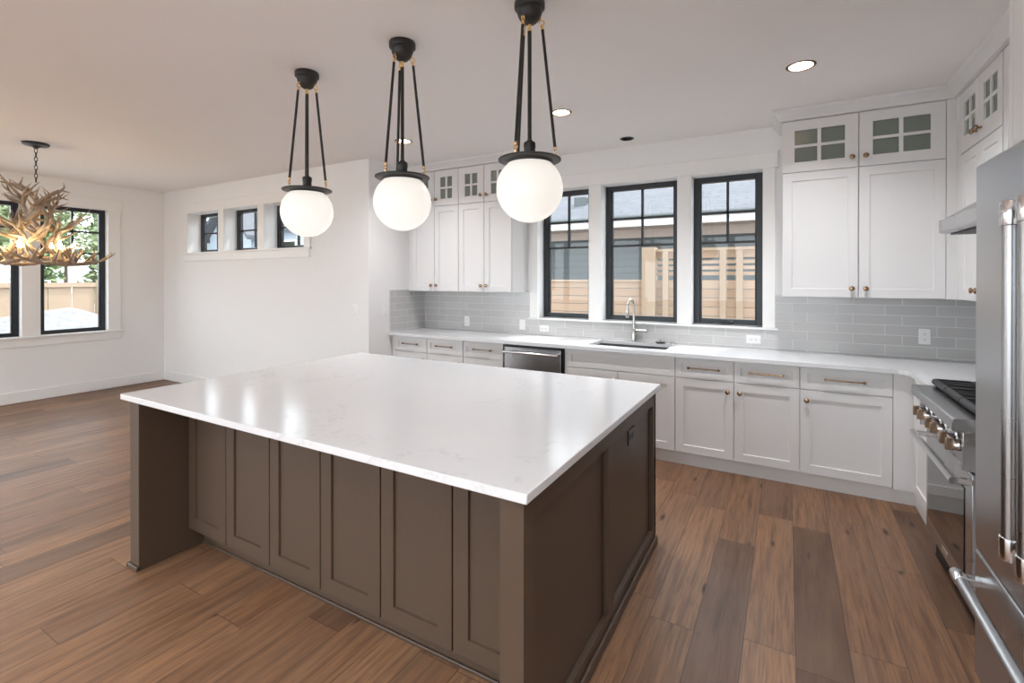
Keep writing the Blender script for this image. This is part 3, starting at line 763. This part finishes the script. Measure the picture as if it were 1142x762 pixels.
# ------------------------------------------------------------------ pendants
def tri(r, a0=146): return [(r*cos(radians(a0+120*k)), r*sin(radians(a0+120*k))) for k in range(3)]
PEND = [(-2.640, 2.025), (-1.848, 2.028), (-1.058, 2.030)]
def pendant(px, py, label):
    t = thing('globe_pendant', label, 'pendant light', (px, py, CH), 'globe pendants over the island')
    MB().lathe((px, py, CH), (0, 0, -1), [(.070, 0), (.072, .004), (.072, .028), (.069, .032), (.060, .035), (.0595, .046), (.055, .064), (.045, .082), (.030, .096), (.014, .103), (0, .105)], 32).build('canopy', M['iron'], t)
    zt, zb, zd = 2.735, 2.137, 2.080
    ups = tri(.056); los = tri(.119)
    for (a, b), (c, d) in zip(ups, los):
        A = Vector((px+a, py+b, zt)); B = Vector((px+c, py+d, zb)); dirv = (B-A).normalized()
        MB().tube([A+dirv*.045, B-dirv*.0], .0074, 10).build('rod', M['iron'], t)
        for P0, sgn in ((A, 1), (B, 1)):
            lk = MB()
            if P0 is A:
                o = Vector((a, b, 0)).normalized()
                lk.tube([A+dirv*.012+(o*cos(q)+dirv*sin(q))*.0115 for q in [2*pi*k/14 for k in range(14)]], .0032, 6, closed=True)
                lk.lathe(A+dirv*.022, dirv, [(.004, 0), (.0075, .004), (.0075, .016), (.0055, .024)], 12); lk.tube([A+Vector((-a*.12, -b*.12, .010)), A+dirv*.002], .005, 8)
            else:
                lk.lathe(B-dirv*.004, dirv, [(.0055, 0), (.0075, .004), (.0075, .014), (.005, .018)], 12)
                e = B+dirv*.016; T = Vector((-d, c, 0)).normalized()
                lk.tube([e+dirv*.011+(T*cos(q)+dirv*sin(q))*.0105 for q in [2*pi*k/14 for k in range(14)]], .0032, 6, closed=True)
                lk.tube([e+dirv*.022, Vector((px+c*1.01, py+d*1.01, zd+.006))], .0045, 8)
            lk.build('brass_link', M['gold'], t)
    MB().lathe((px, py, 2.165), (0, 0, 1), [(.0095, 0), (.0095, .525)], 14).build('stem', M['iron'], t)
    MB().lathe((px, py, 2.722), (0, 0, -1), [(.004, 0), (.010, .004), (.010, .012), (.005, .016), (.005, .022), (.010, .026), (.010, .036), (.0085, .042)], 14).build('brass_link', M['gold'], t)
    MB().lathe((px, py, 2.082), (0, 0, 1), [(.029, 0), (.029, .010), (.0265, .014), (.0265, .050), (.0285, .054), (.0285, .074), (.025, .080), (.013, .082), (.013, .090), (.0095, .092)], 24).build('socket_cup', M['iron'], t)
    MB().lathe((px, py, 2.060), (0, 0, 1), [(.108, 0), (.112, .010), (.120, .014), (.142, .012), (.148, .015), (.148, .021), (.142, .024), (.110, .026), (.06, .027), (0, .027)], 48).build('shade_ring', M['iron'], t)
    R = .157; zc = 1.941; prof = [(0, -R)]
    for k in range(1, 30):
        a = -pi/2+pi*k/30
        if R*sin(a) > .118: break
        prof.append((R*cos(a), R*sin(a)))
    prof += [(sqrt(R*R-.119**2), .119), (sqrt(R*R-.119**2)-.005, .121)]
    MB().lathe((px, py, zc), (0, 0, 1), prof, 48).build('glass_globe', M['globe'], t)
    return t
pendant(*PEND[0], 'leftmost globe pendant over the island, in front of a small high window')
pendant(*PEND[1], 'middle globe pendant over the island, in front of the left wall cabinets')
pendant(*PEND[2], 'nearest and largest globe pendant, rightmost over the island')

# ------------------------------------------------------------------ recessed lights
def can(cx, cy, label, on=True, r=RC, watts=11.0):
    t = thing('recessed_light', label, 'recessed light', (cx, cy, CH), 'recessed ceiling lights')
    MB().lathe((cx, cy, CH), (0, 0, 1), [(r-.001, .0), (r-.004, .02), (r*.80, .060), (r*.78, .060), (r*.78, .11), (r+.004, .11), (r+.004, .0)], 40, caps=False).build('baffle', M['baffle' if on else 'rubber'], t)
    MB().lathe((cx, cy, CH), (0, 0, -1), [(r-.004, 0), (r-.003, .003), (r+.010, .004), (r+.014, .0015), (r+.014, .0)], 40, caps=False).build('trim_ring', M['baffle' if on else 'rubber'], t)
    mb = MB().lathe((cx, cy, CH+.052), (0, 0, 1), [(r*.80, 0), (r*.80, .03)], 40)
    mb.build('lens', M['lens' if on else 'rubber'], t)
    if on:
        ld = bpy.data.lights.new('lamp', 'AREA'); ld.shape = 'DISK'; ld.size = r*1.5; ld.energy = watts; ld.color = (.98, .98, 1.0)
        lo = bpy.data.objects.new('lamp', ld); COL.objects.link(lo); lo.parent = t; lo.location = (0, 0, .049)
    return t
can(*cans[0], 'lit recessed light nearest the right corner wall cabinets', watts=14.0)
can(*cans[1], 'lit recessed light just right of the nearest pendant rods')
can(*cans[2], 'lit recessed light behind the middle pendant rods')
can(*offcan, 'small unlit black recessed light above the kitchen windows', False, .05)
for cx, cy in fill_cans: can(cx, cy, 'unseen recessed light added behind the viewer to brighten the room', watts=FILL_CAN_W)

# ------------------------------------------------------------------ antler chandelier
CX, CY = -6.275, 1.79
t = thing('antler_chandelier', 'brown antler chandelier with glowing candle bulbs in the dining area', 'chandelier', (CX, CY, CH))
MB().lathe((CX, CY, CH), (0, 0, -1), [(.10, 0), (.10, .012), (.092, .022), (.03, .034), (.014, .05), (0, .052)], 32).build('canopy', M['iron'], t)
mb = MB(); z = CH-.05; i = 0
while z > 2.47:
    ax = Vector((1, 0, 0)) if i % 2 else Vector((0, 1, 0)); c = Vector((CX, CY, z-.022)); Z = Vector((0, 0, 1))
    mb.tube([c+ax*(.011*cos(q))+Z*(.024*sin(q)) for q in [2*pi*k/14 for k in range(14)]], .0034, 6, closed=True); z -= .040; i += 1
mb.build('chain', M['iron'], t)
rnd = random.Random(11)
def cyl3(r, a, z): return Vector((CX+r*cos(a), CY+r*sin(a), z))
def antler(pts, tines, r0):
    mb = MB(); P = catmull(pts, 6); n = len(P)
    rad = [r0*(1-.86*(k/(n-1))**2.2)*(1+.06*sin(k*2.1)) for k in range(n)]
    rad[0] *= 1.25
    mb.tube(P, rad, 8)
    for f, vec, L in tines:
        k = int(f*(n-1)); b = P[k]; v = Vector(vec).normalized()
        c1 = b+v*L*.5+Vector((rnd.uniform(-.02, .02), rnd.uniform(-.02, .02), .0)); c2 = b+v*L+Vector((0, 0, L*.22))
        Q = catmull([b, c1, c2], 5); m = len(Q)
        mb.tube(Q, [rad[k]*.92*(1-.88*(j/(m-1))**1.5) for j in range(m)], 7)
    o = mb.build('antler', M['antler'], t); return o
NL = 9
def J(v): return rnd.uniform(-v, v)
for k in range(NL):          # low bowl, beams sweeping round and out
    a = 2*pi*k/NL+.25+J(.12); s = 1 if k % 2 else -1
    pts = [cyl3(.14, a-1.3*s, 1.73), cyl3(.25, a-.8*s, 1.675), cyl3(.36, a-.3*s, 1.665), cyl3(.48, a+.02*s, 1.70), cyl3(.57+J(.04), a+.18*s, 1.80+J(.03))]
    o = Vector((cos(a), sin(a), 0)); T = Vector((-sin(a), cos(a), 0))
    antler(pts, [(.22, o*.6+T*.3*s+Vector((0, 0, .8)), .16), (.40, o*.5-T*.4*s+Vector((0, 0, .8)), .17), (.56, o*.7+T*.4*s+Vector((0, 0, .6)), .16), (.70, o*.2-T*.5*s+Vector((0, 0, .8)), .13), (.84, o*.8-T*.5*s+Vector((0, 0, .4)), .11)], .020)
for k in range(8):          # middle, leaning out
    a = 2*pi*k/8+.5+J(.15); s = 1 if k % 2 else -1; q = J(.06)
    pts = [cyl3(.24, a-.9*s, 1.72), cyl3(.17, a-.5*s, 1.83), cyl3(.17, a-.1*s, 1.96+q), cyl3(.27, a+.15*s, 2.05+q), cyl3(.37+J(.07), a+.35*s, 2.14+J(.10))]
    o = Vector((cos(a), sin(a), 0)); T = Vector((-sin(a), cos(a), 0))
    antler(pts, [(.20, o*.9-T*.4*s+Vector((0, 0, .3)), .15), (.40, o*.8+T*.6*s+Vector((0, 0, .3)), .18), (.58, o*.6-T*.7*s+Vector((0, 0, .6)), .17), (.70, o*.7+T*.6*s+Vector((0, 0, .6)), .14), (.85, o*.4-T*.4+Vector((0, 0, .8)), .10)], .021)
for k in range(11):          # upper crown, crossing one another
    a = 2*pi*k/11+.1+J(.2); s = 1 if k % 2 else -1; q = J(.07)
    pts = [cyl3(.15, a+1.9*s, 2.00+q), cyl3(.11, a+1.2*s, 2.13+q), cyl3(.11, a+.6*s, 2.25+q), cyl3(.17, a+.15*s, 2.33+q), cyl3(.27+J(.05), a-.2*s, 2.38+q+J(.07))]
    o = Vector((cos(a), sin(a), 0)); T = Vector((-sin(a), cos(a), 0))
    antler(pts, [(.22, o*.9-T*.7*s+Vector((0, 0, -.2)), .13), (.48, o*.7+T*.9*s+Vector((0, 0, .25)), .15), (.66, o*.6-T*.8*s+Vector((0, 0, .5)), .14), (.80, o*.4+T*.8*s+Vector((0, 0, .5)), .10)], .019)
for k in range(6):
    a = 2*pi*k/6+.35; p = cyl3(.27, a, 1.70)
    MB().lathe(p, (0, 0, 1), [(.028, 0), (.030, .008), (.013, .012), (.013, .10), (.010, .104)], 16).build('candle_sleeve', M['candle'], t)
    MB().lathe(p+Vector((0, 0, .104)), (0, 0, 1), [(.009, 0), (.014, .012), (.018, .032), (.015, .05), (.006, .072), (0, .082)], 14).build('candle_bulb', M['bulb'], t)

# ------------------------------------------------------------------ outside, beyond the kitchen windows
struct(MB().box(-8.46, 30, 4.96, 45, -.6, -.45).box(-70, -8.46, -25, 45, -.6, -.08).box(-8.46, 30, -30, -3.46, -.6, -.12).build('ground', M['dirt']), 'pale bare ground outside', 'ground')
def plank_fence(label, x0, x1, y, zt, z0=-.45, gaps=(), cap=True):
    t = thing('wooden_fence', label, 'fence', ((x0+x1)/2, y, z0))
    mb = MB(); z = z0
    while z < zt-.01:
        z2 = min(z+.1325, zt)
        if not any(a < (z+z2)/2 < b for a, b in gaps): mb.box(x0, x1, y, y+.022, z, z2)
        z += .140
    mb.build('board_panel', M['fence'], t, bevel=.003)
    return t
YFN = 8.0
t = plank_fence('low tan board fence beyond the left and middle windows', -7.5, -2.06, YFN, 1.47)
MB().box(-7.5, -2.06, YFN-.03, YFN+.06, 1.47, 1.505).build('top_rail', M['post'], t, bevel=.003)
for x in (-6.2, -4.55, -2.9): MB().box(x-.05, x+.05, YFN-.05, YFN, -.45, 1.47).build('fence_post', M['post'], t, bevel=.003)
t = plank_fence('taller tan fence with open slats beyond the right window', -1.85, 2.6, YFN, 1.50)
mb = MB()
for z in (1.575, 1.665, 1.755, 1.845): mb.box(-1.85, 2.6, YFN, YFN+.022, z, z+.055 if z < 1.8 else z+.11)
mb.build('slat_panel', M['fence'], t, bevel=.003)
MB().box(-2.0, 2.6, YFN-.04, YFN+.07, 1.955, 2.0).build('top_rail', M['post'], t, bevel=.003)
MB().box(-2.06, -1.85, YFN-.10, YFN+.10, -.45, 2.03).build('gate_post', M['post'], t, bevel=.004)
for x in (-1.70, -.85, -.62, -.10): MB().box(x-.045, x+.045, YFN-.045, YFN, -.45, 1.955).build('fence_post', M['post'], t, bevel=.003)
# neighbour house
YN = 10.6
t = thing('neighbor_house', 'dark grey neighbouring house with a shingled roof behind the tan fence', 'house', (-2, 14, -.45))
mb = MB(); z = -.45
while z < 2.55:
    mb.prism([(YN, z), (YN-.022, z), (YN-.006, z+.15), (YN, z+.15)], 'x', -12, 5); z += .15
mb.box(-12, 5, YN, 18, -.45, 2.6)
mb.build('siding_wall', M['siding'], t, smooth=False)
MB().box(-12.3, 5.3, YN-.62, YN+.02, 2.60, 2.62).box(-12, 5, YN-.03, YN-.023, 2.42, 2.60).build('soffit', M['soffit'], t, smooth=False)
MB().box(-12.3, 5.3, YN-.66, YN-.62, 2.61, 2.785).build('fascia', M['fascia'], t, smooth=False)
MB().tube([(-12.3, YN-.71, 2.79), (5.3, YN-.71, 2.79)], .045, 10).build('gutter', M['siding'], t)
rs = MB().prism([(YN-.70, 2.79), (YN-.70, 2.84), (15.5, 6.0), (20, 3.1), (20, 2.79)], 'x', -12.3, 5.3)
ro = rs.build('roof', M['shingle'], t, smooth=False, uvf=lambda co, n: (co.x, sqrt((co.y-9)**2+(co.z-2.7)**2)))
MB().box(-4.33, -4.05, 10.55, 10.85, 3.15, 3.42).build('roof_vent', M['siding'], ro, bevel=.01)
# house seen through the small high windows
t = thing('gabled_house', 'pale blue-grey gabled house seen through the small high windows', 'house', (-22, 16, -.45))
mb = MB(); mb.box(-28.2, -18.0, 14.2, 22, -.45, 3.75)
mb.prism([(-24.9, -.45), (-21.5, -.45), (-21.5, 3.55), (-23.2, 5.25), (-24.9, 3.55)], 'y', 13.5, 14.3)
mb.build('siding_wall', M['siding_pale'], t, smooth=False)
rf = MB().prism([(13.8, 3.70), (18, 5.0), (22.3, 3.70), (22.3, 3.85), (18, 5.2), (13.8, 3.86)], 'x', -28.5, -17.7)
rf.prism([(-25.2, 3.32), (-23.2, 5.32), (-21.2, 3.32), (-21.2, 3.52), (-23.2, 5.52), (-25.2, 3.52)], 'y', 13.1, 16.5)
rf.build('roof', M['shingle'], t, smooth=False, uvf=lambda co, n: (co.x if abs(n.y) > abs(n.x) else co.y, co.z*1.4))
for a, b in ((-23.8, -22.6), (-20.4, -19.2)):
    yy = 13.5 if a < -22 else 14.2
    f = MB().box(a, b, yy-.06, yy, 2.0, 3.3).build('house_window', M['fascia'], t)
    MB().box(a+.08, b-.08, yy-.08, yy-.06, 2.08, 3.22).build('house_pane', M['oven'], f)
# ------------------------------------------------------------------ outside the dining windows
t = thing('wooden_fence', 'far tan panel fence beyond the dining windows', 'fence', (-21, 2.5, -.45))
mb = MB(); y = -6
while y < 10.5: mb.box(-21.02, -21, y, y+.60, -.45, 1.40); y += .614
mb.build('board_panel', M['post'], t, bevel=.003)
for k in range(9):
    y = -2.0+k*1.6; MB().box(-21, -20.9, y-.06, y+.06, -.45, 1.47).build('fence_post', M['post'], t, bevel=.004)
MB().box(-21.04, -20.93, -6, 11, 1.40, 1.25).build('top_rail', M['post'], t)
# gravel mound
bm = bmesh.new(); bmesh.ops.create_grid(bm, x_segments=50, y_segments=50, size=1)
from mathutils import noise as mnoise
for v in bm.verts:
    x, y = v.co.x, v.co.y; r = min(1, sqrt(x*x+y*y))
    h = max(0, cos(r*pi/2))**1.1*1.25*(1+.25*mnoise.noise(Vector((x*2.5, y*2.5, 3))))+.06*mnoise.noise(Vector((x*9, y*9, 1)))*(1-r)
    v.co = Vector((-18.6+x*1.5, 5.6+y*2.5, -.10+h*.56))
me = bpy.data.meshes.new('gravel_mound'); bm.to_mesh(me); bm.free(); me.materials.append(M['gravel'])
for p in me.polygons: p.use_smooth = True
g = bpy.data.objects.new('gravel_mound', me); COL.objects.link(g); tag(g, 'pale gravel mound in front of the far fence', 'gravel', kind='stuff')
def tree(name, x, y, h, r, mat, label, base=.25, n=900, seed=0):
    rr = random.Random(seed); t = thing(name, label, 'tree', (x, y, -.45), 'trees beyond the dining windows')
    mb = MB().tube(catmull([(x, y, -.45), (x+.08, y, h*.4), (x-.05, y+.05, h*.97)], 5), [.13*(1-.85*k/10) for k in range(11)], 8)
    for k in range(14):
        z = h*(base+(.95-base)*k/14); a = rr.uniform(0, 2*pi); L = r*(1-.6*k/14)
        mb.tube([(x, y, z), (x+L*.6*cos(a), y+L*.6*sin(a), z+.1), (x+L*cos(a), y+L*sin(a), z+.05)], [.035, .02, .006], 5)
    mb.build('trunk', M['bark'], t)
    vs = []; fs = []
    for k in range(n):
        f = rr.random(); z = h*(base+(1-base)*f); R = r*(1-.75*f)*sqrt(rr.random())*rr.uniform(.6, 1.15); a = rr.uniform(0, 2*pi)
        c = Vector((x+R*cos(a), y+R*sin(a), z)); s = rr.uniform(.10, .24)
        A = Vector((rr.uniform(-1, 1), rr.uniform(-1, 1), rr.uniform(-.5, .5))).normalized(); B = A.orthogonal().normalized()
        B = (B*cos(rr.uniform(0, 6))+A.cross(B)*sin(rr.uniform(0, 6))).normalized()
        b = len(vs); vs += [c-A*s, c+B*s*.45, c+A*s, c-B*s*.45]; fs.append((b, b+1, b+2, b+3))
    MB().add(vs, fs).build('foliage', M[mat], t, smooth=False)
specs = [(-24.3, 5.0, 4.2, .95, 'leaf2'), (-24.3, 7.0, 3.6, .95, 'leaf'), (-24.3, 9.1, 4.4, 1.0, 'leaf2'), (-24.3, 11.0, 4.0, .8, 'leaf'), (-27.5, 4.2, 9, 1.5, 'leaf'), (-28, 7.6, 10, 1.7, 'leaf2'), (-33, 5.2, 11, 2.0, 'leaf'), (-33.5, 9.6, 12, 2.1, 'leaf2'), (-37.5, 8.0, 11, 1.8, 'leaf'), (-37.5, 12.0, 12, 2.0, 'leaf2'), (-27.2, 10.2, 9, .8, 'leaf'), (-30.6, 14.4, 7, 1.6, 'leaf2')]
lab = {'leaf': 'dark green tree standing beyond the far tan fence', 'leaf2': 'pale green tree standing beyond the far tan fence'}
for i, (x, y, h, r, mt) in enumerate(specs): tree('pine_tree' if h > 6 else 'leafy_shrub', x, y, h, r, mt, lab[mt] if h > 6 else 'bushy green shrub behind the far tan fence', .12 if h < 6 else .22, 1200 if h < 6 else 3000, i)
